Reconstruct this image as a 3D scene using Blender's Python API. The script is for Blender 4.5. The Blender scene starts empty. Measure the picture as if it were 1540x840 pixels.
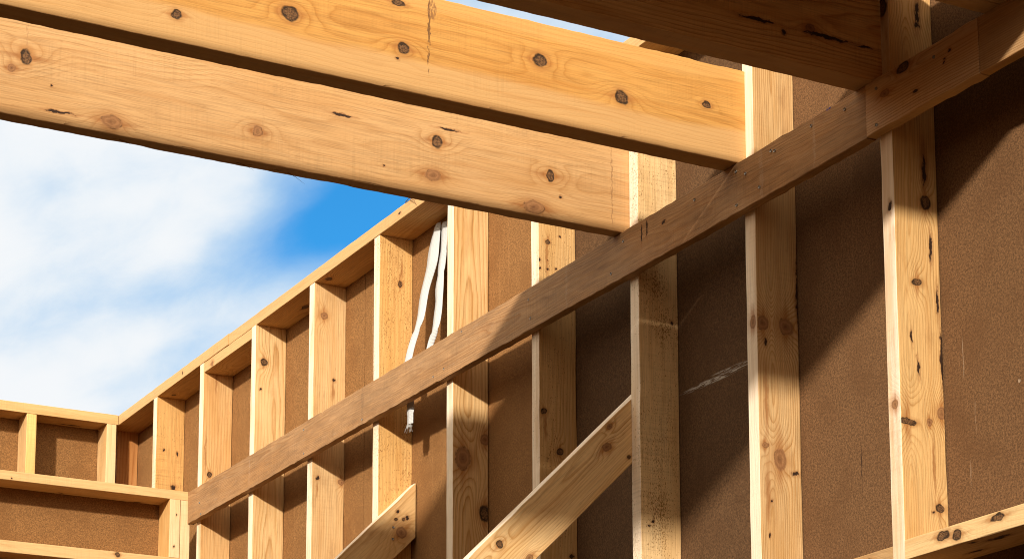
import bpy, bmesh, math, random
from mathutils import Vector, Matrix, noise as mnoise

scene = bpy.context.scene
COL = scene.collection
H = 1.6            # eye height above the ground; all z below are measured from the eye
T, W = .0484, .138  # stud thickness, stud depth

# ------------------------------------------------------------------ node helpers
class NT:
    def __init__(self, mat):
        mat.use_nodes = True
        self.t = mat.node_tree
        self.t.nodes.clear()
    def n(self, ty, **kw):
        nd = self.t.nodes.new(ty)
        for k, v in kw.items():
            setattr(nd, k, v)
        return nd
    def l(self, a, b):
        self.t.links.new(a, b)
    def put(self, sock, v):
        if isinstance(v, bpy.types.NodeSocket):
            self.l(v, sock)
        elif v is not None:
            if sock.type == 'RGBA' and len(v) == 3:
                v = tuple(v) + (1,)
            sock.default_value = v
    def m(self, op, a, b=None, c=None, clamp=False):
        nd = self.n('ShaderNodeMath', operation=op, use_clamp=clamp)
        for i, v in enumerate((a, b, c)):
            if v is not None:
                self.put(nd.inputs[i], v)
        return nd.outputs[0]
    def v(self, op, a, b=None, s=None):
        nd = self.n('ShaderNodeVectorMath', operation=op)
        self.put(nd.inputs[0], a)
        if b is not None: self.put(nd.inputs[1], b)
        if s is not None: self.put(nd.inputs['Scale'], s)
        return nd.outputs['Value'] if op in ('LENGTH', 'DOT_PRODUCT', 'DISTANCE') else nd.outputs['Vector']
    def noise(self, vec, scale=1, detail=2, rough=.5, dist=0, out='Fac'):
        nd = self.n('ShaderNodeTexNoise')
        self.put(nd.inputs['Vector'], vec)
        nd.inputs['Scale'].default_value = scale
        nd.inputs['Detail'].default_value = detail
        nd.inputs['Roughness'].default_value = rough
        nd.inputs['Distortion'].default_value = dist
        return nd.outputs[out]
    def ss(self, x, lo, hi):
        """smooth step of x from lo to hi (lo may exceed hi)"""
        nd = self.n('ShaderNodeMapRange', interpolation_type='SMOOTHSTEP')
        self.put(nd.inputs['Value'], x)
        if lo < hi:
            a, b, c, d = lo, hi, 0, 1
        else:
            a, b, c, d = hi, lo, 1, 0
        for i, q in zip((1, 2, 3, 4), (a, b, c, d)):
            nd.inputs[i].default_value = q
        return nd.outputs[0]
    def lin(self, x, a, b, c, d):
        nd = self.n('ShaderNodeMapRange')
        self.put(nd.inputs['Value'], x)
        for i, q in zip((1, 2, 3, 4), (a, b, c, d)):
            nd.inputs[i].default_value = q
        return nd.outputs[0]
    def mix(self, f, a, b, mode='MIX'):
        nd = self.n('ShaderNodeMix', data_type='RGBA', blend_type=mode)
        self.put(nd.inputs[0], f)
        self.put(nd.inputs[6], a)
        self.put(nd.inputs[7], b)
        return nd.outputs[2]
    def ramp(self, x, pts):
        nd = self.n('ShaderNodeValToRGB')
        self.put(nd.inputs[0], x)
        e = nd.color_ramp.elements
        while len(e) < len(pts): e.new(.5)
        for el, (p, c) in zip(e, pts):
            el.position = p
            el.color = (c, c, c, 1) if not isinstance(c, tuple) else c + (1,)
        return nd.outputs[0]
    def out(self, col, rough, height=None, strength=.3, dist=.002, spec=.25, metal=0):
        b = self.n('ShaderNodeBsdfPrincipled')
        self.put(b.inputs['Base Color'], col)
        self.put(b.inputs['Roughness'], rough)
        b.inputs['Specular IOR Level'].default_value = spec
        b.inputs['Metallic'].default_value = metal
        if height is not None:
            bp = self.n('ShaderNodeBump')
            bp.inputs['Strength'].default_value = strength
            bp.inputs['Distance'].default_value = dist
            self.l(height, bp.inputs['Height'])
            self.l(bp.outputs[0], b.inputs['Normal'])
        o = self.n('ShaderNodeOutputMaterial')
        self.l(b.outputs[0], o.inputs[0])

def sub(c, k):
    return tuple(x * k for x in c)

PINE = (.56, .325, .12)
PINE_EDGE = (.74, .60, .45)

def wood(name, base=PINE, late=None, edge=PINE_EDGE, seed=0, ring=.008, pith=(.01, -.06), tilt=(.02, .012),
         contrast=.55, knots=(), specks=0, speck_col=(.10, .045, .015), weather=0, saw=.25, band=None, marks=(), patch=None,
         wander=.02, stain=.45, tone=.42):
    """sawn timber: x is the grain, y the width, z the thickness of the piece, all in metres"""
    mat = bpy.data.materials.new(name)
    N = NT(mat)
    late = late or (base[0] * .60, base[1] * .45, base[2] * .28)
    tc = N.n('ShaderNodeTexCoord')
    P = tc.outputs['Object']
    off = (seed * 3.17, seed * 1.31, seed * 2.23)
    Ps = N.v('ADD', P, off)
    sep = N.n('ShaderNodeSeparateXYZ'); N.l(P, sep.inputs[0])
    px, py, pz = sep.outputs
    # slow wander of the grain
    wv = N.noise(N.v('MULTIPLY', Ps, (1.6, 5, 5)), 1, 3, .55, out='Color')
    wv = N.v('MULTIPLY', N.v('SUBTRACT', wv, (.5, .5, .5)), (0, wander * 2, wander * 2))
    Q = N.v('ADD', P, wv)
    cen = N.n('ShaderNodeCombineXYZ')
    N.put(cen.inputs[1], N.m('MULTIPLY_ADD', px, tilt[0], pith[0]))
    N.put(cen.inputs[2], N.m('MULTIPLY_ADD', px, tilt[1], pith[1]))
    R = N.v('LENGTH', N.v('MULTIPLY', N.v('SUBTRACT', Q, cen.outputs[0]), (0, 1, 1)))
    F = N.m('DIVIDE', R, ring)
    nrm = N.n('ShaderNodeSeparateXYZ'); N.l(tc.outputs['Normal'], nrm.inputs[0])
    em = N.ss(N.m('ABSOLUTE', nrm.outputs[1]), .55, .75)
    em9 = N.m('MULTIPLY', em, 9); ne9 = N.m('MULTIPLY_ADD', em, -9, 9)
    # knots
    kw = N.v('SUBTRACT', N.noise(N.v('MULTIPLY', Ps, (30, 45, 45)), 1, 2, .6, out='Color'), (.5, .5, .5))
    PK = N.v('ADD', P, N.v('SCALE', kw, s=.016))
    mins = {}
    tails = []
    gm = []
    for ty, face, lx, ly, ex, ey in knots:
        if ty == 'h': ty = 'p'
        wide = face == 'w'
        if ty in 'rb': ex, ey = ex * .9, ey * .9
        C = (lx, ly, 0) if wide else (lx, 0, ly)
        inv = (1 / ex, 1 / ey, 0) if wide else (1 / ex, 0, 1 / ey)
        d = N.v('LENGTH', N.v('MULTIPLY', N.v('SUBTRACT', PK, C), inv))
        d = N.m('ADD', d, em9 if wide else ne9)
        mins[ty] = d if ty not in mins else N.m('MINIMUM', mins[ty], d)
        r = max(ey, .006)
        if ty in 'rb' and r > .0065:
            iv2 = (1 / (r * 3.4), 1 / (r * 1.75), 0) if wide else (1 / (r * 3.4), 0, 1 / (r * 1.75))
            dd = N.v('LENGTH', N.v('MULTIPLY', N.v('SUBTRACT', P, C), iv2))
            tails.append(N.v('LENGTH', N.v('MULTIPLY', N.v('SUBTRACT', PK, C), (1 / (max(ex, r) * 4.2), 1 / (r * .75), 0) if wide else (1 / (ex * 4), 0, 1 / (r * .8)))))
            if not wide: tails[-1] = N.m('ADD', tails[-1], ne9)
            g = N.m('POWER', 2.718, N.m('MULTIPLY', N.m('MULTIPLY', dd, dd), -1.))
            gm.append(g)
            F = N.m('MULTIPLY_ADD', g, 1.8 * r / ring, F)
    fine = N.noise(N.v('MULTIPLY', Ps, (6, 60, 60)), 1, 2, .6)
    Ff = N.m('MULTIPLY_ADD', fine, .5, F)
    lw = N.ramp(N.m('FRACT', Ff), [(0, .12), (.35, .0), (.7, .45), (.88, 1.), (1, .12)])
    # strength of the rings varies from zone to zone
    zone = N.ss(N.noise(N.v('MULTIPLY', Ps, (1.1, 9, 9)), 1, 2), .3, .68)
    amp = N.m('MULTIPLY_ADD', zone, contrast * 1.0, contrast * .45)
    for g in gm: amp = N.m('MULTIPLY_ADD', g, .4, amp)
    lwf = N.m('MULTIPLY', lw, N.m('MINIMUM', amp, .95), clamp=True)
    col = N.mix(lwf, base, late)
    # fibres and blotches
    fib = N.noise(N.v('MULTIPLY', Ps, (9, 330, 330)), 1, 2, .6)
    col = N.mix(1, col, N.ramp(fib, [(.25, .72), (.5, 1.), (.75, 1.14)]), 'MULTIPLY')
    dash = N.noise(N.v('MULTIPLY', Ps, (28, 420, 420)), 1, 1, .5)
    col = N.mix(N.m('MULTIPLY', N.ss(dash, .66, .74), .32), col, (late[0] * .6, late[1] * .5, late[2] * .4))
    blo = N.noise(N.v('MULTIPLY', Ps, (2.2, 14, 14)), 1, 3, .55)
    col = N.mix(N.m('MULTIPLY', N.ss(blo, .42, .75), tone), col, (base[0] * .82, base[1] * .66, base[2] * .42))
    blo2 = N.noise(N.v('MULTIPLY', N.v('ADD', Ps, (9, 3, 5)), (3, 10, 10)), 1, 2, .5)
    col = N.mix(N.m('MULTIPLY', N.ss(blo2, .5, .78), tone * .9), col, (base[0] * 1.12, base[1] * 1.2, base[2] * 1.35))
    if band:           # paler sapwood along one or both edges
        wob = N.m('MULTIPLY_ADD', N.noise(N.v('MULTIPLY', Ps, (2.2, .5, .5)), 1, 2), .05, -.025)
        yy = N.m('ADD', py, wob)
        for lo, hi, c, f in band:
            col = N.mix(N.m('MULTIPLY', N.ss(yy, lo, hi), f), col, N.mix(N.m('MULTIPLY', lw, .16), c, late))
    # edges are fresh pale sapwood
    if edge:
        ecol = N.mix(N.m('MULTIPLY', lw, .22), edge, (edge[0] * .8, edge[1] * .68, edge[2] * .5))
        ecol = N.mix(1, ecol, N.ramp(fib, [(.25, .84), (.5, 1.), (.75, 1.06)]), 'MULTIPLY')
        ecol = N.mix(N.m('MULTIPLY', N.ss(blo, .5, .7), .45), ecol, (base[0] * 1.02, base[1] * .98, base[2] * .95))
        col = N.mix(em, col, ecol)
    # saw marks across the grain
    sw = N.noise(N.v('MULTIPLY', Ps, (150, 5, 5)), 1, 2, .6)
    sawf = N.m('MULTIPLY', N.ss(N.noise(N.v('MULTIPLY', N.v('ADD', Ps, (4, 4, 4)), (2.5, 9, 9)), 1, 2), .42, .62), saw * 1.3, clamp=True)
    col = N.mix(sawf, col, N.mix(1, col, N.ramp(sw, [(.3, .78), (.5, 1.), (.7, 1.08)]), 'MULTIPLY'))
    # grime
    bl = N.noise(N.v('MULTIPLY', N.v('ADD', Ps, (1, 2, 8)), (1.3, 34, 34)), 1, 4, .6)
    col = N.mix(N.m('MULTIPLY', N.ss(bl, .5, .72), tone * .9), col, (base[0] * .74, base[1] * .58, base[2] * .42))
    gr = N.noise(N.v('MULTIPLY', N.v('ADD', Ps, (2, 7, 1)), (5, 16, 16)), 1, 5, .68)
    col = N.mix(N.m('MULTIPLY', N.ss(gr, .55, .78), stain), col, (base[0] * .5, base[1] * .38, base[2] * .3))
    if weather:
        wn = N.noise(N.v('MULTIPLY', Ps, (10, 75, 75)), 1, 6, .72)
        wm = N.noise(N.v('MULTIPLY', N.v('ADD', Ps, (3, 8, 2)), (3.5, 9, 9)), 1, 4, .6)
        wn = N.m('MULTIPLY_ADD', wm, .7, N.m('MULTIPLY_ADD', wn, .8, -.25))
        col = N.mix(N.m('MULTIPLY', N.ss(wn, .25, .75), weather), col, (.125, .070, .035))
        wl = N.noise(N.v('MULTIPLY', N.v('ADD', Ps, (5, 5, 5)), (14, 90, 90)), 1, 4, .7)
        col = N.mix(N.m('MULTIPLY', N.ss(wl, .58, .72), weather * .6), col, (.36, .235, .145))
    if specks:
        sp = N.noise(N.v('MULTIPLY', Ps, (150, 330, 330)), 1, 2, .6)
        where = N.noise(N.v('MULTIPLY', Ps, (4, 14, 14)), 1, 3, .6)
        thr = N.m('MULTIPLY_ADD', where, -.36, .86 - specks * .08)
        if patch:
            for lx, ly, ex, ey in patch:
                d = N.v('LENGTH', N.v('MULTIPLY', N.v('SUBTRACT', P, (lx, ly, 0)), (1 / ex, 1 / ey, 0)))
                thr = N.m('MULTIPLY_ADD', N.ss(d, 1.2, .1), -.11, thr)
        dm = N.m('SUBTRACT', sp, thr)
        col = N.mix(N.m('MULTIPLY', N.ss(dm, .0, .05), .85), col, speck_col)
    h = N.m('MULTIPLY_ADD', lw, -.35, N.m('MULTIPLY', fib, .8))
    h = N.m('MULTIPLY_ADD', sw, N.m('MULTIPLY', sawf, 1.1), h)
    # knots, painted last
    if tails:
        td = tails[0]
        for q in tails[1:]: td = N.m('MINIMUM', td, q)
        col = N.mix(N.m('MULTIPLY', N.ss(N.m('MULTIPLY_ADD', fine, .7, td), 1.3, .3), .78), col, (late[0] * .75, late[1] * .55, late[2] * .45))
    if 's' in mins:
        f = N.m('MULTIPLY', N.ss(mins['s'], 1.25, .2), .75)
        col = N.mix(f, col, (.27, .105, .028))
    kbrk = N.noise(N.v('ADD', N.v('SCALE', P, s=70), off), 1, 3, .65)
    if 'r' in mins:
        d = mins['r']
        col = N.mix(N.m('MULTIPLY', N.ss(d, 2.6, .9), .42), col, (late[0] * .9, late[1] * .72, late[2] * .6))
        rg = N.m('SINE', N.m('MULTIPLY_ADD', kbrk, 5, N.m('MULTIPLY', d, 15)))
        kc = N.mix(N.lin(rg, -1, 1, .1, .75), (.28, .13, .052), (.18, .078, .03))
        kc = N.mix(N.ss(d, .45, .0), kc, (.12, .05, .02))
        kc = N.mix(N.m('MULTIPLY', N.ss(kbrk, .5, .7), .4), kc, (.34, .17, .065))
        bd = N.m('MULTIPLY', N.m('MULTIPLY', N.ss(d, .8, .98), N.ss(d, 1.16, 1.0)), N.ss(kbrk, .46, .6))
        kc = N.mix(N.m('MULTIPLY', bd, .9), kc, (.05, .02, .008))
        col = N.mix(N.m('MULTIPLY', N.ss(d, 1.15, .88), .9), col, kc)
        h = N.m('MULTIPLY_ADD', N.ss(d, 1.1, .9), .5, h)
    if 'b' in mins:
        d = mins['b']
        col = N.mix(N.m('MULTIPLY', N.ss(d, 2.2, 1.), .5), col, (.33, .14, .04))
        kn = N.noise(N.v('SCALE', Ps, s=210), 1, 3, .7)
        kc = N.mix(N.ss(kn, .4, .62), (.055, .026, .011), (.17, .082, .032))
        kc = N.mix(N.m('MULTIPLY', N.ss(N.m('MULTIPLY_ADD', kbrk, 1.3, d), 1.22, 1.55), .88), kc, (.012, .007, .004))
        col = N.mix(N.m('MULTIPLY', N.ss(d, 1.2, .88), .97), col, kc)
        h = N.m('MULTIPLY_ADD', N.ss(d, 1.15, .8), -1.2, h)
    if 'p' in mins:
        d = N.m('MULTIPLY_ADD', N.m('SUBTRACT', N.noise(N.v('ADD', N.v('MULTIPLY', P, (55, 160, 160)), off), 1, 3, .7), .5), 1.9, mins['p'])
        d = N.m('MAXIMUM', d, 0)
        col = N.mix(N.m('MULTIPLY', N.ss(d, 2.1, .7), .55), col, (.27, .11, .035))
        col = N.mix(N.ss(d, 1.0, .6), col, (.03, .014, .007))
        h = N.m('MULTIPLY_ADD', N.ss(d, 1.1, .7), -1.6, h)
    for lx, ly, ex, ey, c, f in marks:
        d = N.v('LENGTH', N.v('MULTIPLY', N.v('SUBTRACT', PK, (lx, ly, 0)), (1 / ex, 1 / ey, 0)))
        brk = N.ss(N.noise(N.v('MULTIPLY', Ps, (260, 70, 70)), 1, 2, .6), .38, .55)
        col = N.mix(N.m('MULTIPLY', N.m('MULTIPLY', N.ss(d, 1.1, .8), brk), f), col, c)
    N.out(col, N.lin(fib, .3, .7, .62, .8), h, .5, .0014, .2)
    return mat

def fibreboard(name, seed=0, base=(.225, .107, .036), scuffs=()):
    mat = bpy.data.materials.new(name)
    N = NT(mat)
    tc = N.n('ShaderNodeTexCoord')
    P = tc.outputs['Object']
    Ps = N.v('ADD', P, (seed * 2.1, seed * 1.7, seed * 3.3))
    f1 = N.noise(Ps, 165, 4, .7)
    f2 = N.noise(N.v('MULTIPLY', Ps, (1, 1.2, .8)), 330, 2, .6)
    f3 = N.noise(Ps, 7, 4, .6)
    col = N.mix(N.ss(f1, .36, .66), sub(base, .64), sub(base, 1.3))
    col = N.mix(N.m('MULTIPLY', N.ss(f2, .56, .68), .5), col, (base[0] * 1.7, base[1] * 1.75, base[2] * 1.8))
    col = N.mix(N.m('MULTIPLY', N.ss(f2, .42, .33), .7), col, sub(base, .38))
    col = N.mix(N.m('MULTIPLY', N.ss(f3, .42, .7), .5), col, (base[0] * .72, base[1] * .66, base[2] * .6))
    sep = N.n('ShaderNodeSeparateXYZ'); N.l(P, sep.inputs[0])
    st = N.noise(N.v('MULTIPLY', Ps, (1, 45, .9)), 1, 3, .6)
    col = N.mix(N.m('MULTIPLY', N.ss(st, .62, .74), .22), col, (base[0] * 1.5, base[1] * 1.6, base[2] * 1.75))
    pw = N.v('ADD', P, N.v('SCALE', N.v('SUBTRACT', N.noise(Ps, 30, 2, .6, out='Color'), (.5, .5, .5)), s=.012))
    for axis, a, z, ea, ez, slope, c, f in scuffs:      # scrapes and dents with a place of their own
        u = sep.outputs[1] if axis == 'y' else sep.outputs[0]
        zz = N.m('MULTIPLY_ADD', N.m('SUBTRACT', u, a), -slope, N.m('SUBTRACT', sep.outputs[2], z))
        dn = N.m('ADD', N.m('POWER', N.m('ABSOLUTE', N.m('DIVIDE', N.m('SUBTRACT', u, a), ea)), 2.),
                 N.m('POWER', N.m('ABSOLUTE', N.m('DIVIDE', zz, ez)), 2.))
        long_ = (1, 30, 330) if ea > ez else (1, 330, 30)
        br = N.ss(N.noise(N.v('MULTIPLY', Ps, long_), 1, 2, .6), .42, .62)
        col = N.mix(N.m('MULTIPLY', N.m('MULTIPLY', N.ss(dn, 1., .2), br), f), col, c)
    N.out(col, .86, N.m('ADD', f1, N.m('MULTIPLY', f2, .6)), .45, .0015, .15)
    return mat

def plain(name, col, rough=.6, metal=0, nscale=60, var=.25, spec=.3):
    mat = bpy.data.materials.new(name)
    N = NT(mat)
    tc = N.n('ShaderNodeTexCoord')
    nz = N.noise(tc.outputs['Object'], nscale, 4, .6)
    c = N.mix(1, col, N.ramp(nz, [(.3, 1 - var), (.7, 1 + var)]), 'MULTIPLY')
    N.out(c, rough, nz, .3, .002, spec, metal)
    return mat

# ------------------------------------------------------------------ object helpers
def tag(o, label, cat, group=None, kind=None):
    if label: o['label'] = label
    if cat: o['category'] = cat
    if group: o['group'] = group
    if kind: o['kind'] = kind
    return o

def link(name, mesh, mat, parent=None):
    o = bpy.data.objects.new(name, mesh)
    COL.objects.link(o)
    if mat: mesh.materials.append(mat)
    if parent:
        o.parent = parent
    return o

SCH = {'stud': ((0, 0, 1), (1, 0, 0), (0, 1, 0)), 'joist': ((1, 0, 0), (0, 0, 1), (0, -1, 0)),
       'ledger': ((0, 1, 0), (0, 0, 1), (1, 0, 0)), 'flatY': ((0, 1, 0), (1, 0, 0), (0, 0, -1)),
       'flatX': ((1, 0, 0), (0, 1, 0), (0, 0, 1)), 'fstud': ((0, 0, 1), (0, 1, 0), (-1, 0, 0))}

def bar_mesh(L, w, t, seed, seg=.05, r=.0022, jit=.0004, crook=.001, wane=0):
    """rounded sawn bar along x with slightly uneven arrises"""
    rnd = random.Random(seed)
    n = max(2, int(L / seg))
    bm = bmesh.new()
    prof = []
    for sy, sz in ((-1, -1), (1, -1), (1, 1), (-1, 1)):
        a = (sy * w / 2, sz * (t / 2 - r)); b = (sy * (w / 2 - r * .3), sz * (t / 2 - r * .3)); c = (sy * (w / 2 - r), sz * t / 2)
        prof += ([a, b, c] if sy * sz > 0 else [c, b, a])
    rings = []
    ph = [rnd.uniform(0, 6.28) for _ in range(3)]
    for i in range(n + 1):
        x = -L / 2 + L * i / n
        cy = crook * math.sin(x * 1.9 + ph[0]); cz = crook * .7 * math.sin(x * 1.3 + ph[1])
        vs = []
        corner = [rnd.gauss(0, 1) for _ in range(4)]
        for k, (y, z) in enumerate(prof):
            q = k // 3
            j = jit * corner[q]
            if wane and mnoise.noise(Vector((x * 9, q * 5.3, seed * .77))) > .28:
                j -= wane * (mnoise.noise(Vector((x * 9, q * 5.3, seed * .77))) - .28) * 3
            sy = 1 if y > 0 else -1; sz = 1 if z > 0 else -1
            vs.append(bm.verts.new((x, y + cy + (sy * j if k % 3 != 2 else sy * j * .4), z + cz + (sz * j * .5 if k % 3 == 1 else 0))))
        rings.append(vs)
    m = len(prof)
    for a, b in zip(rings, rings[1:]):
        for k in range(m):
            bm.faces.new((a[k], b[k], b[(k + 1) % m], a[(k + 1) % m]))
    bm.faces.new(rings[0]); bm.faces.new(rings[-1][::-1])
    bmesh.ops.recalc_face_normals(bm, faces=bm.faces[:])
    me = bpy.data.meshes.new('timber')
    bm.to_mesh(me); bm.free()
    return me

SEED = [0]
def timber(name, sch, box, mat, label, cat, group=None, frame=None, L=None, size=None, **kw):
    """a sawn timber; box = (x0,x1,y0,y1,z0,z1) measured from the eye level"""
    SEED[0] += 1
    fr = frame or SCH[sch]
    if box:
        c = Vector(((box[0] + box[1]) / 2, (box[2] + box[3]) / 2, (box[4] + box[5]) / 2 + H))
        d = Vector((box[1] - box[0], box[3] - box[2], box[5] - box[4]))
        dim = [sum(abs(e[i]) * d[i] for i in range(3)) for e in fr]
    else:
        c = Vector(L) + Vector((0, 0, H)); dim = size
    o = link(name, bar_mesh(*dim, SEED[0], **kw), mat)
    M = Matrix((fr[0], fr[1], fr[2])).transposed().to_4x4()
    M.translation = c
    o.matrix_world = M
    return tag(o, label, cat, group, 'thing')

def box_mesh(x0, x1, y0, y1, z0, z1, bevel=0):
    bm = bmesh.new()
    bmesh.ops.create_cube(bm, size=1)
    for v in bm.verts:
        v.co = Vector((x0 + (v.co.x + .5) * (x1 - x0), y0 + (v.co.y + .5) * (y1 - y0), z0 + (v.co.z + .5) * (z1 - z0)))
    if bevel:
        bmesh.ops.bevel(bm, geom=bm.edges[:], offset=bevel, segments=1, affect='EDGES')
    me = bpy.data.meshes.new('panel')
    bm.to_mesh(me); bm.free()
    return me
# knots, pitch pockets and resin streaks of each timber: kind, face, position and half-size in metres
KNOTS={
 'A':[('b','w',0.231,0.0335,0.016,0.025),('r','w',0.193,-0.0055,0.012,0.013),('r','w',0.468,-0.0995,0.033,0.02),('p','w',0.33,-0.1005,0.043,0.0044),('r','w',0.883,-0.0445,0.017,0.017),('p','w',1.135,0.0525,0.037,0.0039),('p','w',1.266,-0.0705,0.005,0.004),('b','w',1.435,0.0315,0.018,0.02),('p','w',1.474,0.0755,0.036,0.0039),('r','w',1.421,-0.0705,0.028,0.018),('b','w',1.807,-0.0015,0.013,0.02),('r','w',1.75,-0.1075,0.04,0.02),('p','w',1.842,-0.0605,0.005,0.004),('p','w',0.303,-0.0325,0.003,0.004)],
 'B':[('b','w',0.423,-0.0657,0.015,0.012),('b','w',0.72,0.0032,0.024,0.021),('b','w',1.032,-0.0217,0.019,0.017),('b','w',1.016,0.0973,0.021,0.009),('b','w',1.429,0.0293,0.022,0.021),('b','w',1.679,-0.0217,0.023,0.021),('b','w',1.95,0.0123,0.014,0.011),('p','w',1.015,-0.0517,0.006,0.004)],
 'C':[('p','w',1.697,-0.0415,0.059,0.0049),('p','w',1.777,-0.0585,0.008,0.007),('r','w',1.858,-0.0315,0.016,0.013),('p','w',2.023,-0.0455,0.029,0.0035),('p','w',1.908,-0.0435,0.083,0.0063)],
 'stud7':[('p','w',1.8072,0.02,0.013,0.013),('p','w',1.9772,-0.032,0.007,0.006),('p','w',1.9662,0.036,0.012,0.006)],
 'stud6':[('b','w',1.7252,-0.034,0.012,0.012),('s','w',1.8212,-0.054,0.113,0.006),('s','w',2.1542,-0.009,0.084,0.007)],
 'stud5':[('b','w',2.0692,-0.031,0.017,0.017),('p','w',1.9512,-0.045,0.006,0.006)],
 'stud4':[('r','w',2.0972,-0.025,0.017,0.017),('p','w',1.8382,0.021,0.008,0.008),('s','w',1.7952,0.017,0.048,0.009),('p','w',1.4412,-0.043,0.008,0.008),('r','w',1.4362,0.056,0.013,0.014),('s','w',1.3952,-0.045,0.036,0.005)],
 'stud3':[('b','w',2.0492,0.017,0.012,0.009),('s','w',2.1062,0.022,0.051,0.008)],
 'stud2':[('r','w',1.2432,-0.031,0.046,0.033),('r','w',1.3192,0.053,0.021,0.018),('b','w',1.0602,0.053,0.03,0.023)],
 'stud1':[('b','w',1.8182,-0.035,0.009,0.01),('p','w',1.7552,-0.065,0.006,0.006),('p','w',1.7262,-0.065,0.005,0.005),('p','w',1.7552,-0.035,0.004,0.004),('p','w',1.7262,-0.036,0.004,0.005),('p','w',1.7292,-0.006,0.005,0.005),('p','w',1.8432,0.009,0.004,0.005),('s','w',1.7682,-0.038,0.089,0.008),('b','w',1.2552,-0.052,0.011,0.012),('b','w',1.1302,0.005,0.013,0.014),('p','w',0.7952,0.048,0.009,0.009),('s','w',1.2062,-0.045,0.054,0.007)],
 'stud0':[('p','w',1.3842,0.045,0.008,0.007),('p','w',0.7762,-0.029,0.005,0.006),('p','w',0.7612,-0.04,0.004,0.004)],
 'stud-1':[('r','w',1.1992,-0.049,0.023,0.019),('r','w',1.1992,0.025,0.025,0.026),('p','w',1.1482,-0.042,0.011,0.006),('r','w',0.8602,-0.049,0.009,0.011),('r','w',0.8262,-0.003,0.034,0.024),('p','w',0.7912,0.048,0.007,0.014),('s','w',0.7242,-0.044,0.109,0.011),('s','w',0.9862,-0.044,0.129,0.009),('p','w',1.3022,0.067,0.095,0.007),('p','w',0.7092,-0.034,0.004,0.005),('p','w',0.6122,-0.04,0.008,0.004),('r','n',1.2052,-0.0058,0.022,0.018)],
 'stud-2':[('b','n',1.8572,0.0002,0.025,0.024),('p','n',1.3272,-0.0068,0.015,0.008),('r','n',0.8232,-0.0038,0.015,0.015),('p','w',1.8492,0.023,0.04,0.008),('p','w',1.8202,0.022,0.011,0.01),('b','w',1.3502,0.029,0.02,0.017),('p','w',1.4312,0.027,0.046,0.007),('s','w',1.4452,0.028,0.088,0.017),('p','w',1.2332,0.041,0.038,0.005),('b','w',1.1372,-0.006,0.01,0.017),('p','w',1.0962,0.057,0.038,0.005),('p','w',0.9922,-0.028,0.019,0.004),('p','w',0.9202,-0.01,0.026,0.005),('b','w',0.7762,-0.049,0.009,0.027),('r','w',0.7852,0.018,0.01,0.008),('r','w',0.8112,0.057,0.017,0.017),('b','w',0.5702,0.042,0.013,0.015),('s','w',0.6742,0.029,0.101,0.005),('p','w',0.5562,0.022,0.005,0.005),('p','w',0.9492,0.065,0.085,0.005)],
 'nog':[('b','n',0.132,-0.0065,0.024,0.012),('b','n',0.082,0.0015,0.019,0.013),('b','n',-0.063,-0.0105,0.027,0.009)],
 'brace1':[('r','w',0.7028,0.0157,0.017,0.0128),('b','w',0.7406,-0.0512,0.0071,0.0057),('b','w',0.2211,0.0335,0.0135,0.0107),('r','w',0.2683,-0.0539,0.0156,0.0126),('r','w',0.7542,0.0535,0.0114,0.0084)],
 'brace2':[('b','w',0.8191,0.0049,0.0071,0.0071),('b','w',0.7958,0.024,0.0078,0.0071),('p','w',0.8206,0.0416,0.0078,0.0071),('r','w',0.778,-0.0234,0.0227,0.0226),('p','w',0.8346,-0.0008,0.0085,0.0071)],
 'ledger2':[('b','w',0.0655,0.0563,0.026,0.014),('h','w',0.0185,-0.0248,0.01,0.006),('p','w',-0.1135,0.0293,0.007,0.005),('p','w',-0.0925,0.0152,0.005,0.003),('p','w',-0.0925,0.0072,0.005,0.004),('r','w',0.1385,0.0163,0.021,0.01)],
 'ledger':[('p','w',-1.4615,0.0245,0.011,0.006),('p','w',-1.3425,0.0265,0.004,0.032),('p','w',-1.3715,0.0375,0.005,0.028)],
 'plate1':[('b','w',1.89,-0.033,0.018,0.014),('b','w',2.022,-0.008,0.025,0.012)],
}
SCREWS= [(2.364, 2.354), (2.361, 2.26), (1.029, 2.37), (1.162, 2.276), (1.241, 2.269), (0.565, 2.344), (0.552, 2.279), (-0.015, 2.351), (0.057, 2.273), (-0.401, 2.349), (-0.608, 2.359), (-0.653, 2.338), (-0.717, 2.277), (-0.608, 2.263), (-0.774, 2.359), (-0.791, 2.353), (-0.956, 2.362), (-1.1, 2.353), (-1.231, 2.358), (-1.228, 2.263), (-1.456, 2.351), (3.491, 2.306), (3.472, 2.252), (1.823, 2.262)]
EXPOSURE = .30
SKY_STRENGTH = .08
SKY_TINT = (.27, 1.2, 1.75)
VEIL_TINT = (1.25, 1.0, .85)
VEIL = (50, 44.5, 34.5)
CLOUD_DARK = (6.1, 7.8, 9.3)
CLOUD_LIGHT = (9.3, 9.55, 9.8)
CLOUD_OFF = (1.3, 2.2, 0)
GAP_C = (.079, .004, 0)
GAP_S = (1 / .066, 1 / .026, 0)
K = KNOTS
# ------------------------------------------------------------------ camera
cam = bpy.data.cameras.new('camera')
co = bpy.data.objects.new('camera', cam); COL.objects.link(co)
yaw, pit = .4875, .1703
F = Vector((math.sin(yaw) * math.cos(pit), math.cos(yaw) * math.cos(pit), math.sin(pit)))
R = F.cross(Vector((0, 0, 1))).normalized()
U = R.cross(F)
M = Matrix((R, U, -F)).transposed().to_4x4()
M.translation = Vector((-3.4008, -5.5162, H))
co.matrix_world = M
cam.sensor_width = 36
cam.lens = 3422.3 / 1540 * 36
cam.shift_x = (770 - 733.76) / 1540
cam.shift_y = (984.59 - 420) / 1540
cam.clip_start = .05; cam.clip_end = 3000
scene.camera = co

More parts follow.
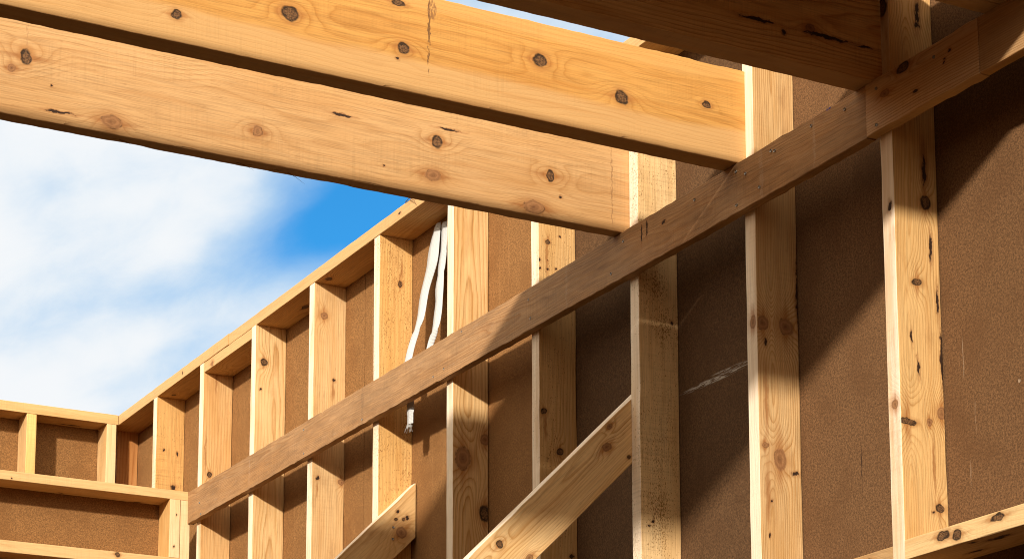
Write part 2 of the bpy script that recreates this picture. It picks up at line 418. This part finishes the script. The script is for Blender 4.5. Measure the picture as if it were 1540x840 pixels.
# ------------------------------------------------------------------ light
SUN = Vector((-1, -.955, .452)).normalized()      # towards the sun
sl = bpy.data.lights.new('sun', 'SUN')
sl.energy = 5; sl.angle = math.radians(2.2); sl.color = (1, .93, .82)
so = bpy.data.objects.new('sun', sl); COL.objects.link(so)
so.rotation_euler = (-SUN).to_track_quat('-Z', 'Y').to_euler()
so.location = (-6, -8, 9)

world = bpy.data.worlds.new('World'); scene.world = world
world.use_nodes = True
wt = NT.__new__(NT); wt.t = world.node_tree; wt.t.nodes.clear()
sky = wt.n('ShaderNodeTexSky', sky_type='NISHITA', sun_disc=False)
sky.sun_elevation = math.asin(SUN.z); sky.sun_rotation = math.atan2(SUN.x, SUN.y)
sky.air_density = 1.0; sky.dust_density = .4; sky.ozone_density = 2.2
D = wt.n('ShaderNodeTexCoord').outputs['Generated']
dsep = wt.n('ShaderNodeSeparateXYZ'); wt.l(D, dsep.inputs[0])
# clouds lie on a high flat layer: direction / height gives their place
hz = wt.m('MAXIMUM', dsep.outputs[2], .05)
lay = wt.v('DIVIDE', D, None)
cb = wt.n('ShaderNodeCombineXYZ')
for i in range(3): wt.l(hz, cb.inputs[i])
wt.l(cb.outputs[0], lay.node.inputs[1])
az = wt.m('ARCTAN2', dsep.outputs[0], dsep.outputs[1])
el = wt.m('ARCSINE', dsep.outputs[2])
pc = wt.n('ShaderNodeCombineXYZ')
wt.put(pc.inputs[0], wt.m('SUBTRACT', az, .37)); wt.put(pc.inputs[1], wt.m('SUBTRACT', el, .34))
A = pc.outputs[0]
rotn = wt.n('ShaderNodeVectorRotate', rotation_type='Z_AXIS'); wt.l(A, rotn.inputs[0]); rotn.inputs['Angle'].default_value = -.35
A2 = rotn.outputs[0]
n1 = wt.noise(wt.v('ADD', wt.v('MULTIPLY', A2, (6.5, 14, 1)), CLOUD_OFF), 1, 3, .5, .2)
n2 = wt.noise(wt.v('ADD', wt.v('MULTIPLY', A2, (30, 52, 1)), (3, 1, 0)), 1, 6, .62, .3)
cov = wt.m('MULTIPLY_ADD', n2, .25, n1)
gap = wt.v('LENGTH', wt.v('MULTIPLY', wt.v('SUBTRACT', A2, GAP_C), GAP_S))
cov = wt.m('MULTIPLY_ADD', wt.ss(gap, 1.6, .1), -.66, cov)
# a thin pale-blue lane between the two cloud banks
asep = wt.n('ShaderNodeSeparateXYZ'); wt.l(A, asep.inputs[0])
lane = wt.m('ABSOLUTE', wt.m('ADD', wt.m('MULTIPLY_ADD', asep.outputs[0], -.36, asep.outputs[1]), wt.m('MULTIPLY_ADD', n1, .02, -.009)))
cov = wt.m('MULTIPLY_ADD', wt.ss(lane, .022, .0), -.17, cov)
lft = wt.ss(asep.outputs[0], .02, -.12)
cov = wt.m('MULTIPLY_ADD', lft, .17, cov)
low = wt.ss(el, .33, .27)
cov = wt.m('MULTIPLY_ADD', low, .12, cov)
side = wt.m('MULTIPLY', wt.ss(wt.m('ABSOLUTE', wt.m('SUBTRACT', az, .33)), .8, .45), wt.ss(el, .85, .5))
cloud = wt.m('MULTIPLY', wt.ss(cov, .06, .74), side)
cshade = wt.mix(wt.ss(cov, .42, .82), CLOUD_DARK, CLOUD_LIGHT)
tint = wt.mix(1, sky.outputs[0], wt.mix(side, VEIL_TINT, SKY_TINT), 'MULTIPLY')
tint = wt.mix(wt.m('MULTIPLY_ADD', side, -.32, .32), tint, VEIL)     # thin bright veil over the rest of the sky
wcol = wt.mix(cloud, tint, cshade)
bg = wt.n('ShaderNodeBackground'); wt.l(wcol, bg.inputs[0]); bg.inputs[1].default_value = SKY_STRENGTH
wo = wt.n('ShaderNodeOutputWorld'); wt.l(bg.outputs[0], wo.inputs[0])

vs = scene.view_settings
vs.view_transform = 'Standard'; vs.look = 'None'; vs.gamma = 1; vs.exposure = EXPOSURE; vs.use_curve_mapping = False
scene.render.engine = 'CYCLES'
scene.cycles.use_denoising = True
scene.cycles.filter_width = 1.0
scene.cycles.max_bounces = 6
scene.cycles.diffuse_bounces = 4

# ------------------------------------------------------------------ ground
g = link('ground', box_mesh(-600, 600, -600, 600, -.5, 0), plain('earth', (.16, .115, .075), .95, 0, 3, .35))
g['kind'] = 'structure'

# ------------------------------------------------------------------ long wall
def stud_mat(k, **kw):
    return wood('stud_wood_%d' % (k + 5), seed=11 + k * 1.37, knots=K.get('stud%d' % k, ()), **kw)

STUD = {
 8: ('dark resin-stained stud in the corner beside the far wall', dict(base=(.42, .19, .06), contrast=.9, stain=.9, ring=.016, tone=.8)),
 7: ('stud with rough brown saw marks next to the stained corner stud', dict(base=(.56, .31, .105), saw=.8, ring=.018, contrast=.3, stain=.5, specks=.25)),
 6: ('stud with a long resin streak ending in a black knot above the ledger', dict(base=(.58, .345, .145), ring=.013, pith=(-.03, -.05), contrast=.45)),
 5: ('stud with a black ringed knot high up and flame grain below it', dict(base=(.63, .41, .19), ring=.011, pith=(0, -.035), tilt=(.01, .03), contrast=.6, saw=.1)),
 4: ('stud with a round tan knot near its top and straight fine grain', dict(base=(.585, .375, .175), ring=.009, pith=(.05, -.06), contrast=.4)),
 3: ('speckled stud directly left of the hanging white strap', dict(base=(.60, .35, .125), ring=.012, pith=(-.02, -.05), specks=.9, speck_col=(.22, .09, .02), contrast=.4)),
 2: ('stud with bold flame grain right of the white strap, big brown knots low down', dict(base=(.60, .38, .17), ring=.011, pith=(-.01, -.022), tilt=(0, .018), contrast=.85, saw=.1, stain=.15)),
 1: ('stud with nail holes under the lowest joist, foot behind the longer brace', dict(base=(.56, .345, .145), ring=.010, pith=(-.05, -.05), contrast=.45, specks=.2)),
 0: ('mould-speckled stud at the end of the lowest joist, above the longer brace', dict(base=(.64, .43, .21), ring=.02, contrast=.15, saw=.5, specks=.75, speck_col=(.20, .10, .025), tone=.4,
     patch=[(1.385, .02, .09, .05), (.82, 0, .10, .07), (.72, .0, .09, .05), (1.5, -.01, .06, .06)])),
 -1: ('stud with two round knots side by side at the orange joist end', dict(base=(.55, .35, .16), ring=.007, pith=(-.045, -.045), contrast=.75, stain=.6)),
 -2: ('yellow stud with black pitch pockets, the nogging nailed to its lower right', dict(base=(.60, .37, .15), ring=.0075, pith=(-.05, -.03), contrast=.5, stain=.55)),
 -3: ('stud holding the far end of the nogging with dark knots', dict()),
 -4: ('plain stud at the near end, second past the nogging', dict(base=(.57, .34, .135))),
 -5: ('last plain stud at the near end of the long wall', dict(base=(.55, .33, .13))),
}
for k, (lab, kw) in STUD.items():
    y = 4.845 if k == 8 else k * .6
    timber('wall_stud', 'stud', (.001 if k != 8 else .03, W - .001, y - T, y, -1.5, 2.951), stud_mat(k, **kw), lab, 'stud', 'studs of the long wall', seg=.08)

# fibreboard sheathing on the outside of the studs
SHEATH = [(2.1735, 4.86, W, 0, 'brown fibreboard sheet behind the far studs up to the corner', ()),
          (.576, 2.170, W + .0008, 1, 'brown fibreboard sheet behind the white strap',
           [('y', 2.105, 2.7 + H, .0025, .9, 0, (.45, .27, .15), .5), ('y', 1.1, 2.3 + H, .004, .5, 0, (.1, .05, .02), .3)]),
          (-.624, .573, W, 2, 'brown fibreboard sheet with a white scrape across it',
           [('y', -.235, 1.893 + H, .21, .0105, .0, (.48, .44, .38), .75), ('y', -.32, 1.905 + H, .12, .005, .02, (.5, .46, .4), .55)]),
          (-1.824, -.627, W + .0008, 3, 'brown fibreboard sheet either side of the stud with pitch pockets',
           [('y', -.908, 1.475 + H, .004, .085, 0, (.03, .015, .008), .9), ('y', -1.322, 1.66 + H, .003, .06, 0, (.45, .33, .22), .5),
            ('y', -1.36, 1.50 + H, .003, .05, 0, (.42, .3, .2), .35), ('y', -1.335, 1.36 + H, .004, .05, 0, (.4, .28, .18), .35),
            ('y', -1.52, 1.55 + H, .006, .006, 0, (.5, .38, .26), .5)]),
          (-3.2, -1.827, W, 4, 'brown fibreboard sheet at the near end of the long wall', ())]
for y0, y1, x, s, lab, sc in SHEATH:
    tag(link('sheathing_board', box_mesh(x, x + .012, y0, y1, .03, 3.0 + H - .002), fibreboard('fibreboard_%d' % s, s + 1, ((.23, .109, .037), (.23, .109, .037), (.098, .050, .022), (.138, .069, .029), (.135, .065, .028))[s], scuffs=sc)),  # scraped sheet is darkened past its own tone, putting bay shade into the colour
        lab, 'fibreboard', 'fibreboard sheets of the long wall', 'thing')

# plates
PL = dict(base=(.54, .32, .125), edge=(.50, .30, .13))
timber('top_plate', 'flatY', (0, W, 3.262, 4.70 + .138, 2.9516, 3.0), wood('plate_wood_a', seed=31, knots=[('b', 'w', .12, -.02, .02, .012), ('b', 'w', .04, -.01, .012, .01), ('b', 'w', -.42, -.02, .014, .012), ('p', 'w', -.46, .01, .03, .008), ('p', 'n', -.23, 0, .006, .006)], **PL),
       'short top plate of the long wall running into the corner', 'plate', 'top plates of the long wall')
timber('top_plate', 'flatY', (0, W, -3.2, 3.259, 2.9516, 3.0), wood('plate_wood_b', seed=32, knots=[(a, b, lx + .37, ly, ex, ey) for a, b, lx, ly, ex, ey in K['plate1']] + [('p', 'n', 1.55, 0, .012, .004), ('p', 'w', 2.5, .03, .05, .008), ('b', 'w', 2.62, .02, .03, .012)], **PL),
       'long top plate over the strap and the joists', 'plate', 'top plates of the long wall')
timber('splice_block', 'flatY', (.002, W - .002, 3.002, 3.55, 2.905, 2.9505), wood('block_wood', seed=35, base=(.56, .34, .14), edge=(.51, .31, .135), knots=[('r', 'n', .18, .006, .014, .012), ('b', 'w', -.1, .02, .03, .014)], stain=.6),
       'block nailed under the joint of the two top plates', 'block')
timber('bottom_plate', 'flatY', (0, W, -3.2, 4.84, -1.549, -1.501), wood('sole_wood', seed=36), 'plate under the feet of the long wall studs', 'plate')
timber('nogging', 'flatY', (0, W - .001, -1.7995, -1.2495, 1.155, 1.204), wood('nogging_wood', seed=37, base=(.60, .38, .17), edge=(.62, .42, .20), ring=.006, contrast=.6, knots=K['nog'] + [('p', 'w', .12, .02, .03, .006), ('p', 'w', -.02, -.03, .04, .01), ('p', 'w', .05, -.05, .012, .006)]),
       'nogging with two dark round knots nailed to the yellow stud', 'nogging', 'noggings between the studs')
timber('nogging', 'flatY', (.005, W - .001, -1.1995, -.6495, 1.150, 1.199), wood('nogging_wood_b', seed=38, base=(.42, .24, .09), edge=(.42, .25, .11), knots=[('b', 'n', -.17, .0, .03, .014)]),
       'brown nogging left of the yellow stud, only its top edge in view', 'nogging', 'noggings between the studs')

# ledger that carries the joists
WEA = dict(base=(.39, .216, .097), edge=(.48, .28, .12), ring=.006, contrast=.5, weather=.55, stain=.6, saw=.5)
led = timber('ledger_board', 'ledger', (-.03, 0, -1.185, 3.634, 2.242, 2.383),
       wood('ledger_wood', seed=41, knots=K['ledger'], marks=[(1.7, 0, .004, .07, (.5, .38, .3), .25), (-1.95, 0, .01, .08, (.36, .26, .18), .3), (-.9, 0, .006, .08, (.36, .26, .18), .25), (.6, 0, .012, .08, (.12, .07, .04), .4), (-2.254, .068, .012, .006, (.02, .03, .22), .9), (-2.19, 0, .006, .07, (.42, .3, .2), .3)], **WEA),
       'long weathered brown ledger board crossing the studs from the corner to the dark joist', 'board', 'ledger boards under the joists', seg=.03, jit=.0008)
led2 = timber('ledger_board', 'ledger', (-.031, 0, -1.617, -1.187, 2.246, 2.386),
       wood('ledger_wood_b', seed=42, base=(.60, .38, .21), edge=(.50, .30, .12), ring=.0075, pith=(.05, -.03), contrast=.9, weather=.15, stain=.4, knots=K['ledger2']),
       'short pale ledger board with a half-round knot in its top edge', 'board', 'ledger boards under the joists', seg=.03, jit=.0009)
led3 = timber('ledger_board', 'ledger', (-.030, 0, -3.2, -1.619, 2.245, 2.385),
       wood('ledger_wood_c', seed=43, base=(.44, .26, .12), edge=(.44, .24, .07), ring=.006, pith=(.03, -.03), contrast=.7, weather=.2, stain=.5),
       'ledger board with the sunlit patch right of the half-round knot board', 'board', 'ledger boards under the joists', seg=.03)

# screw heads
steel = plain('zinc_steel', (.30, .29, .28), .35, .9, 200, .3)
def disc_mesh(r, h):
    bm = bmesh.new()
    bmesh.ops.create_cone(bm, cap_ends=True, segments=12, radius1=r, radius2=r * .8, depth=h)
    # driver slot: a small recess in the middle of the head
    top = max(bm.faces, key=lambda f: f.calc_center_median().z)
    ins = bmesh.ops.inset_region(bm, faces=[top], thickness=r * .45)
    bmesh.ops.translate(bm, verts=top.verts[:], vec=(0, 0, -h * .7))
    me = bpy.data.meshes.new('screw'); bm.to_mesh(me); bm.free()
    return me
screw_me = disc_mesh(.0048, .003)
screw_me.materials.append(steel)
def screw(parent, pos, nrm):
    o = bpy.data.objects.new('screw_head', screw_me); COL.objects.link(o)
    o.parent = parent
    q = Vector(nrm).to_track_quat('Z', 'Y').to_matrix().to_4x4()
    q.translation = Vector(pos)
    o.matrix_parent_inverse = parent.matrix_world.inverted()
    o.matrix_world = q
    o.matrix_basis = q
    return o
for y, z in SCREWS:
    par = led if y > -1.185 else led2
    screw(par, (-.0305 if par is led else -.0315, y, z + H), (-1, 0, 0))

# ------------------------------------------------------------------ joists
JO = dict(seg=.02, jit=.0003, crook=.0)
JA = timber('floor_joist', 'joist', (-4.25, .1, .0005, .048, 2.384, 2.651),
       wood('joist_wood_a', seed=51, base=(.465, .27, .115), edge=(.42, .25, .11), ring=.010, pith=(-.02, -.09), tilt=(.012, .01), contrast=.33, saw=.3, knots=K['A'], tone=.35, stain=.25, wander=.03,
            marks=[(2.017, .0, .0035, .13, (.2, .1, .04), .6), (.233, .09, .004, .05, (.25, .13, .06), .35), (.9, -.02, .003, .06, (.3, .16, .07), .3)]),
       'lowest lit joist crossing the sky, first from the corner', 'joist', 'joists resting on the ledger', wane=.0018, **JO)
JB = timber('floor_joist', 'joist', (-4.25, .1, -.612, -.5415, 2.384, 2.6555),
       wood('joist_wood_b', seed=52, base=(.485, .245, .063), late=(.37, .165, .035), edge=(.42, .24, .09), ring=.0095, pith=(.01, -.05), tilt=(.006, .006), contrast=.6, saw=.25, knots=K['B'], tone=.35, stain=.2, wander=.03,
            band=[(-.035, -.06, (.50, .295, .12), .85), (.085, .105, (.52, .285, .09), .7)],
            marks=[(1.103, .03, .004, .11, (.12, .055, .02), .9), (1.113, .10, .012, .03, (.16, .07, .03), .7)]),
       'orange joist with a row of black knots, above the lowest lit joist', 'joist', 'joists resting on the ledger', wane=.002, **JO)
JC = timber('floor_joist', 'joist', (-4.25, .1, -1.2165, -1.1435, 2.384, 2.644),
       wood('joist_wood_c', seed=53, base=(.64, .39, .165), edge=(.42, .24, .10), ring=.009, pith=(-.03, -.06), contrast=1.1, saw=.5, knots=K['C'], stain=.6, tone=.5),
       'dark shaded joist at the top, between the orange joist and the ledger joint', 'joist', 'joists resting on the ledger', **JO)
for i, (y0, y1) in enumerate(((-1.694, -1.640), (-1.750, -1.6965), (-1.8, -1.7525), (-1.985, -1.853))):
    timber('floor_joist', 'joist', (-4.25, .1 if i < 3 else -.001, y0, y1, 2.384, 2.648), wood('joist_wood_d%d' % i, seed=54 + i, base=(.46, .28, .12), edge=(.38, .22, .09), stain=.6, contrast=.7),
           ['trimmer joist at the upper right corner, the one nearest the dark joist', 'second trimmer joist of the pair at the upper right corner', 'third trimmer joist beside the near stud', 'outer trimmer joist past the near stud'][i],
           'joist', 'joists resting on the ledger', **JO)
# boards laid on the joists over the near end
for i in range(6):
    y1 = -1.214 - i * .1255
    timber('floor_board', 'joist', (-4.25, -.006 if i < 5 else -.004, y1 - .124, y1, 2.6495, 2.672), wood('floor_board_wood_%d' % i, seed=61 + i, base=(.45, .28, .13)),
           ['first floor board behind the dark joist', 'second floor board from the dark joist', 'third floor board from the dark joist', 'fourth floor board from the dark joist', 'floor board over the trimmer joists', 'outermost floor board over the trimmer joists'][i],
           'floor board', 'boards laid on the joists')

# torn fibres hanging from the lowest joist
fib_mat = plain('torn_wood', (.40, .24, .10), .8, 0, 90, .3)
fib_dark = plain('torn_bark', (.10, .05, .025), .85, 0, 90, .3)
def sliver(parent, pts, r, mat, name='splinter'):
    bm = bmesh.new()
    prev = None
    pts = [Vector(p) for p in pts]
    for i, p in enumerate(pts):
        d = (pts[min(i + 1, len(pts) - 1)] - pts[max(i - 1, 0)]).normalized()
        a = d.orthogonal().normalized(); b = d.cross(a)
        rr = r * (1 - .85 * i / (len(pts) - 1))
        ring = [bm.verts.new(p + (a * math.cos(q) + b * math.sin(q) * .5) * rr) for q in (0, 1.26, 2.51, 3.77, 5.03)]
        if prev:
            for k in range(5): bm.faces.new((prev[k], prev[(k + 1) % 5], ring[(k + 1) % 5], ring[k]))
        else:
            bm.faces.new(ring[::-1])
        prev = ring
    bm.faces.new(prev)
    me = bpy.data.meshes.new('sliver'); bm.to_mesh(me); bm.free()
    o = link(name, me, mat)
    o.parent = parent; o.matrix_parent_inverse = parent.matrix_world.inverted()
    return o
rnd = random.Random(4)
for x, L_, up in ((-1.74, .02, .6), (-1.60, .045, -.1), (-1.575, .03, -.2), (-1.43, .02, .1), (-1.24, .05, -.25), (-1.21, .03, -.1), (-1.135, .06, -.12), (-1.09, .05, -.5), (-.95, .02, .1), (-.55, .02, .3), (-.52, .018, .4), (-.2, .015, .2), (-.3, .012, .3)):
    y = .03 if up < .05 else .0
    p0 = Vector((x, y, 2.3845 + H))
    sliver(JA, [p0, p0 + Vector((L_ * .5, -.004, up * L_ * .5 + .001)), p0 + Vector((L_, -.006 - rnd.random() * .004, up * L_ - .004))], .0016, fib_dark if up < -.15 else fib_mat)
for x, L_ in ((-1.1, .02), (-.8, .018), (-.4, .02)):
    p0 = Vector((x, -.612, 2.386 + H))
    sliver(JB, [p0, p0 + Vector((L_ * .4, -.003, .004)), p0 + Vector((L_, -.007, .008))], .0013, fib_mat)
# loose strip of bark curling over the top plate
tp2 = [o for o in bpy.data.objects if o.name.startswith('top_plate')][1]
sliver(tp2, [(-.002, 1.53, 3.001 + H), (-.008, 1.49, 3.003 + H), (-.014, 1.46, 2.99 + H), (-.016, 1.43, 2.972 + H), (-.014, 1.41, 2.945 + H)], .003, fib_dark, 'bark_strip')

# ------------------------------------------------------------------ braces
def brace(lab, c, ang, Lg, wd, th, mat):
    a = math.radians(ang)
    fr = ((math.cos(a), 0, math.sin(a)), (-math.sin(a), 0, math.cos(a)), (0, -1, 0))
    return timber('diagonal_brace', None, None, mat, lab, 'brace', 'braces propping the long wall', frame=fr, L=c, size=(Lg, wd, th), seg=.05)
b1 = brace('longer diagonal brace running behind the mould-speckled stud', (-.5726, .0232, 1.2137), 44.68, 2.05, .141, .045,
      wood('brace_wood_a', seed=71, base=(.67, .44, .21), edge=(.74, .62, .50), ring=.007, pith=(.02, -.03), tilt=(.03, .02), contrast=.7, knots=K['brace1'], saw=.15))
# second brace has its upper end cut plumb
b2 = brace('shorter diagonal brace with a plumb-cut end and two screws', (-.4898, 1.7288, 1.2925), 45.09, 1.9, .143, .0445,
      wood('brace_wood_b', seed=72, base=(.57, .35, .15), edge=(.74, .60, .46), ring=.009, contrast=.5, knots=K['brace2'], stain=.7))
def cut(o, co_, no):
    bm = bmesh.new(); bm.from_mesh(o.data)
    inv = o.matrix_world.inverted()
    c = inv @ Vector(co_); n = (inv.to_3x3() @ Vector(no)).normalized()
    r = bmesh.ops.bisect_plane(bm, geom=bm.verts[:] + bm.edges[:] + bm.faces[:], plane_co=c, plane_no=n, clear_outer=True)
    eg = [e for e in bm.edges if e.is_boundary]
    bmesh.ops.holes_fill(bm, edges=eg)
    bm.to_mesh(o.data); bm.free()
cut(b2, (.132, 0, 0), (1, 0, 0))
cut(b1, (.1365, 0, 0), (1, 0, 0))
cut(b1, (0, 0, .02), (0, 0, -1)); cut(b2, (0, 0, .02), (0, 0, -1))
for x, z in ((.043, 1.842), (.041, 1.799)):
    screw(b2, (x, 1.7055, z + H), (0, -1, 0))

# ------------------------------------------------------------------ far wall
FW = dict(base=(.56, .34, .14), edge=(.54, .33, .14))
timber('end_wall_plate', 'flatX', (-4.2, -.002, 4.70, 4.838, 2.9516, 3.0), wood('end_plate_wood', seed=81, knots=[('b', 'w', 1.7, .03, .03, .01), ('p', 'w', 1.9, .04, .05, .008)], **FW),
       'top plate of the end wall against the sky', 'plate')
for i, (x0, x1, lab, ec) in enumerate(((-.449, -.4015, 'yellow stud of the end wall, second from the corner', (.66, .42, .15)), (-.0565, -.009, 'pale stud of the end wall in the corner', (.68, .47, .25)),
                              (-.86, -.812, 'third stud of the end wall from the corner', PINE_EDGE), (-1.27, -1.222, 'fourth stud of the end wall from the corner', PINE_EDGE))):
    timber('end_wall_stud', 'fstud', (x0, x1, 4.7005, 4.837, -1.5, 2.951), wood('end_stud_wood_%d' % i, seed=83 + i, base=(.58, .37, .17), edge=ec), lab, 'stud', 'studs of the end wall', seg=.1)
tag(link('sheathing_board', box_mesh(-4.2, .1375, 4.838, 4.85, .03, 4.598), fibreboard('fibreboard_end', 9)), 'brown fibreboard sheet behind the end wall studs', 'fibreboard', None, 'thing')

# two unseen room walls, added to block low sky and shade the ground
for x0, x1, y0, y1, lab in ((-4.42, -4.255, -8.2, 4.85, 'added unseen fibreboard wall across the room from the long wall'), (-4.25, .15, -8.2, -8.05, 'added unseen fibreboard wall at the near end of the room')):
    tag(link('unseen_room_wall', box_mesh(x0, x1, y0, y1, 0, 2.93 + H), fibreboard('fibreboard_room_%d' % int(-x0 * 10), 15, (.22, .11, .04))), lab, 'wall', None, 'thing')
# low wall across the corner, a metre in front of the end wall
timber('low_wall_plate', 'flatX', (-4.2, -.03, 3.634, 3.774, 2.345, 2.385), wood('low_plate_wood', seed=91, base=(.60, .38, .17), edge=(.58, .37, .165), knots=[('p', 'w', 1.55, .05, .012, .006), ('b', 'w', 1.9, .06, .02, .008), ('p', 'n', 1.3, -.012, .004, .004)], stain=.25),
       'top rail of the low wall meeting the end of the ledger', 'plate', seg=.03)
timber('low_wall_sill', 'flatX', (-4.2, -.064, 3.634, 3.774, 2.036, 2.0865), wood('low_sill_wood', seed=92, base=(.60, .38, .17), edge=(.58, .37, .165), knots=[('b', 'n', 1.79, .012, .011, .012)]),
       'second rail of the low wall at the bottom left, with one black knot', 'plate', seg=.03)
timber('cripple_stud', 'fstud', (-.1115, -.0635, 3.6345, 3.773, 2.087, 2.3445), wood('cripple_wood', seed=93, edge=(.68, .48, .27), knots=[('p', 'n', .06, -.005, .006, .004), ('p', 'n', -.08, .0, .006, .004)]),
       'short upright between the two rails of the low wall', 'stud')
timber('low_wall_stud', 'fstud', (-.0625, -.0185, 3.6355, 3.773, -1.5, 2.3445), wood('low_stud_wood', seed=94, edge=(.66, .47, .26)),
       'narrow end stud of the low wall under the ledger end', 'stud', seg=.1)
timber('low_wall_stud', 'fstud', (-1.30, -1.252, 3.6345, 3.773, -1.5, 2.0355), wood('low_stud_wood_b', seed=95), 'stud under the second rail of the low wall', 'stud', seg=.1)
tag(link('sheathing_board', box_mesh(-4.2, -.002, 3.7745, 3.7865, .03, 2.384 + H), fibreboard('fibreboard_low', 12)), 'brown fibreboard sheet behind the low wall rails', 'fibreboard', None, 'thing')

# ------------------------------------------------------------------ strap
def strap_mat():
    mat = bpy.data.materials.new('white_webbing'); N = NT(mat)
    tc = N.n('ShaderNodeTexCoord'); P = tc.outputs['UV']
    sep = N.n('ShaderNodeSeparateXYZ'); N.l(P, sep.inputs[0])
    wv = N.m('SINE', N.m('MULTIPLY', sep.outputs[1], 2 * math.pi / .005))
    wx = N.m('SINE', N.m('MULTIPLY', sep.outputs[0], 2 * math.pi * 7))
    nz = N.noise(tc.outputs['Object'], 90, 4, .6)
    col = N.mix(N.lin(wv, -1, 1, 0, .35), (.47, .465, .455), (.34, .335, .325))
    col = N.mix(N.m('MULTIPLY', N.ss(nz, .5, .75), .35), col, (.58, .53, .47))
    N.out(col, .7, N.m('MULTIPLY_ADD', wx, .3, wv), .4, .0008, .3)
    return mat
SM = strap_mat()
strap = bpy.data.objects.new('webbing_strap', None); COL.objects.link(strap)
strap.location = (.12, 1.5, 2.94 + H)
tag(strap, 'white webbing strap hanging in two strands behind the ledger', 'strap')
def ribbon(name, rows, mat, th=.0016, curl=.16, twist=None):
    """rows: centre x, y, z and visible width"""
    # Catmull-Rom refinement
    R_ = [Vector(r) for r in [tuple(x) for x in rows]] if False else rows
    fine = []
    n = len(R_)
    for i in range(n - 1):
        p = [R_[max(0, min(n - 1, i + d))] for d in (-1, 0, 1, 2)]
        for s in range(6):
            u = s / 6
            fine.append([.5 * (2 * p[1][c] + (p[2][c] - p[0][c]) * u + (2 * p[0][c] - 5 * p[1][c] + 4 * p[2][c] - p[3][c]) * u * u + (3 * p[1][c] - p[0][c] - 3 * p[2][c] + p[3][c]) * u ** 3) for c in range(4)])
    fine.append(list(R_[-1]))
    bm = bmesh.new(); uvl = bm.loops.layers.uv.new('UVMap')
    m = 8; grid = []; dist = 0; ds = []
    FULL = .055
    for i, (x, y, z, wd) in enumerate(fine):
        if i: dist += (Vector(fine[i][:3]) - Vector(fine[i - 1][:3])).length
        ds.append(dist)
        depth = math.sqrt(max(0, (FULL * .8) ** 2 - wd ** 2)) * .8     # a turned strap keeps its width in depth
        row = []
        for j in range(m + 1):
            s = j / m - .5
            yy = y - s * wd * 1.22
            xx = x + s * depth * .5 - curl * wd * (1 - 2.4 * abs(s - .1))
            row.append(bm.verts.new((min(xx, .134), yy, z + H)))
        grid.append(row)
    for i in range(len(grid) - 1):
        for j in range(m):
            f = bm.faces.new((grid[i][j], grid[i + 1][j], grid[i + 1][j + 1], grid[i][j + 1]))
            f.smooth = True
            for lp, (a, b) in zip(f.loops, ((i, j), (i + 1, j), (i + 1, j + 1), (i, j + 1))):
                lp[uvl].uv = (b / m, ds[a])
    me = bpy.data.meshes.new('ribbon'); bm.to_mesh(me); bm.free()
    o = link(name, me, mat, strap)
    o.matrix_parent_inverse = Matrix.Translation(strap.location).inverted()
    md = o.modifiers.new('thickness', 'SOLIDIFY'); md.thickness = th; md.offset = 0
    return o
S1 = [(.122, 1.518, 2.936, .045), (.11, 1.526, 2.853, .08), (.098, 1.522, 2.774, .085), (.085, 1.55, 2.681, .07), (.073, 1.549, 2.604, .062), (.061, 1.542, 2.562, .059), (.049, 1.545, 2.524, .04), (.036, 1.551, 2.474, .028), (.026, 1.556, 2.425, .034), (.018, 1.543, 2.399, .034), (.016, 1.531, 2.306, .028), (.016, 1.516, 2.248, .031), (.016, 1.519, 2.21, .044), (.016, 1.519, 2.172, .044)]
S2 = [(.124, 1.469, 2.925, .044), (.116, 1.458, 2.832, .045), (.108, 1.458, 2.756, .039), (.099, 1.458, 2.68, .061), (.091, 1.444, 2.625, .054), (.083, 1.438, 2.572, .059), (.075, 1.434, 2.526, .055), (.066, 1.432, 2.494, .041), (.058, 1.446, 2.448, .014), (.05, 1.45, 2.411, .014)]
ribbon('strand', S1, SM)
ribbon('strand', S2, SM)
# frayed end: loose threads
thr = plain('loose_thread', (.42, .41, .39), .8, 0, 200, .2)
bmf = bmesh.new()
rf = random.Random(9)
for i in range(40):
    s = rf.uniform(-.5, .5)
    p = Vector((.014 + rf.uniform(-.004, .004), 1.519 - s * .034, 2.176 + H))
    d = Vector((rf.uniform(-.3, .2), -s * .5 + rf.uniform(-.25, .25), -1)).normalized()
    Lf = rf.uniform(.008, .018) if rf.random() < .9 else .03
    prev = None
    for q in range(4):
        c = p + d * Lf * q / 3 + Vector((0, rf.uniform(-.002, .002), 0))
        ring = [bmf.verts.new(c + Vector((math.cos(a) * .0009, math.sin(a) * .0009, 0))) for a in (0, 2.1, 4.2)]
        if prev:
            for k in range(3): bmf.faces.new((prev[k], prev[(k + 1) % 3], ring[(k + 1) % 3], ring[k]))
        prev = ring
mef = bpy.data.meshes.new('fray'); bmf.to_mesh(mef); bmf.free()
fo = link('frayed_end', mef, thr, strap)
fo.matrix_parent_inverse = Matrix.Translation(strap.location).inverted()
bpy.context.view_layer.update()
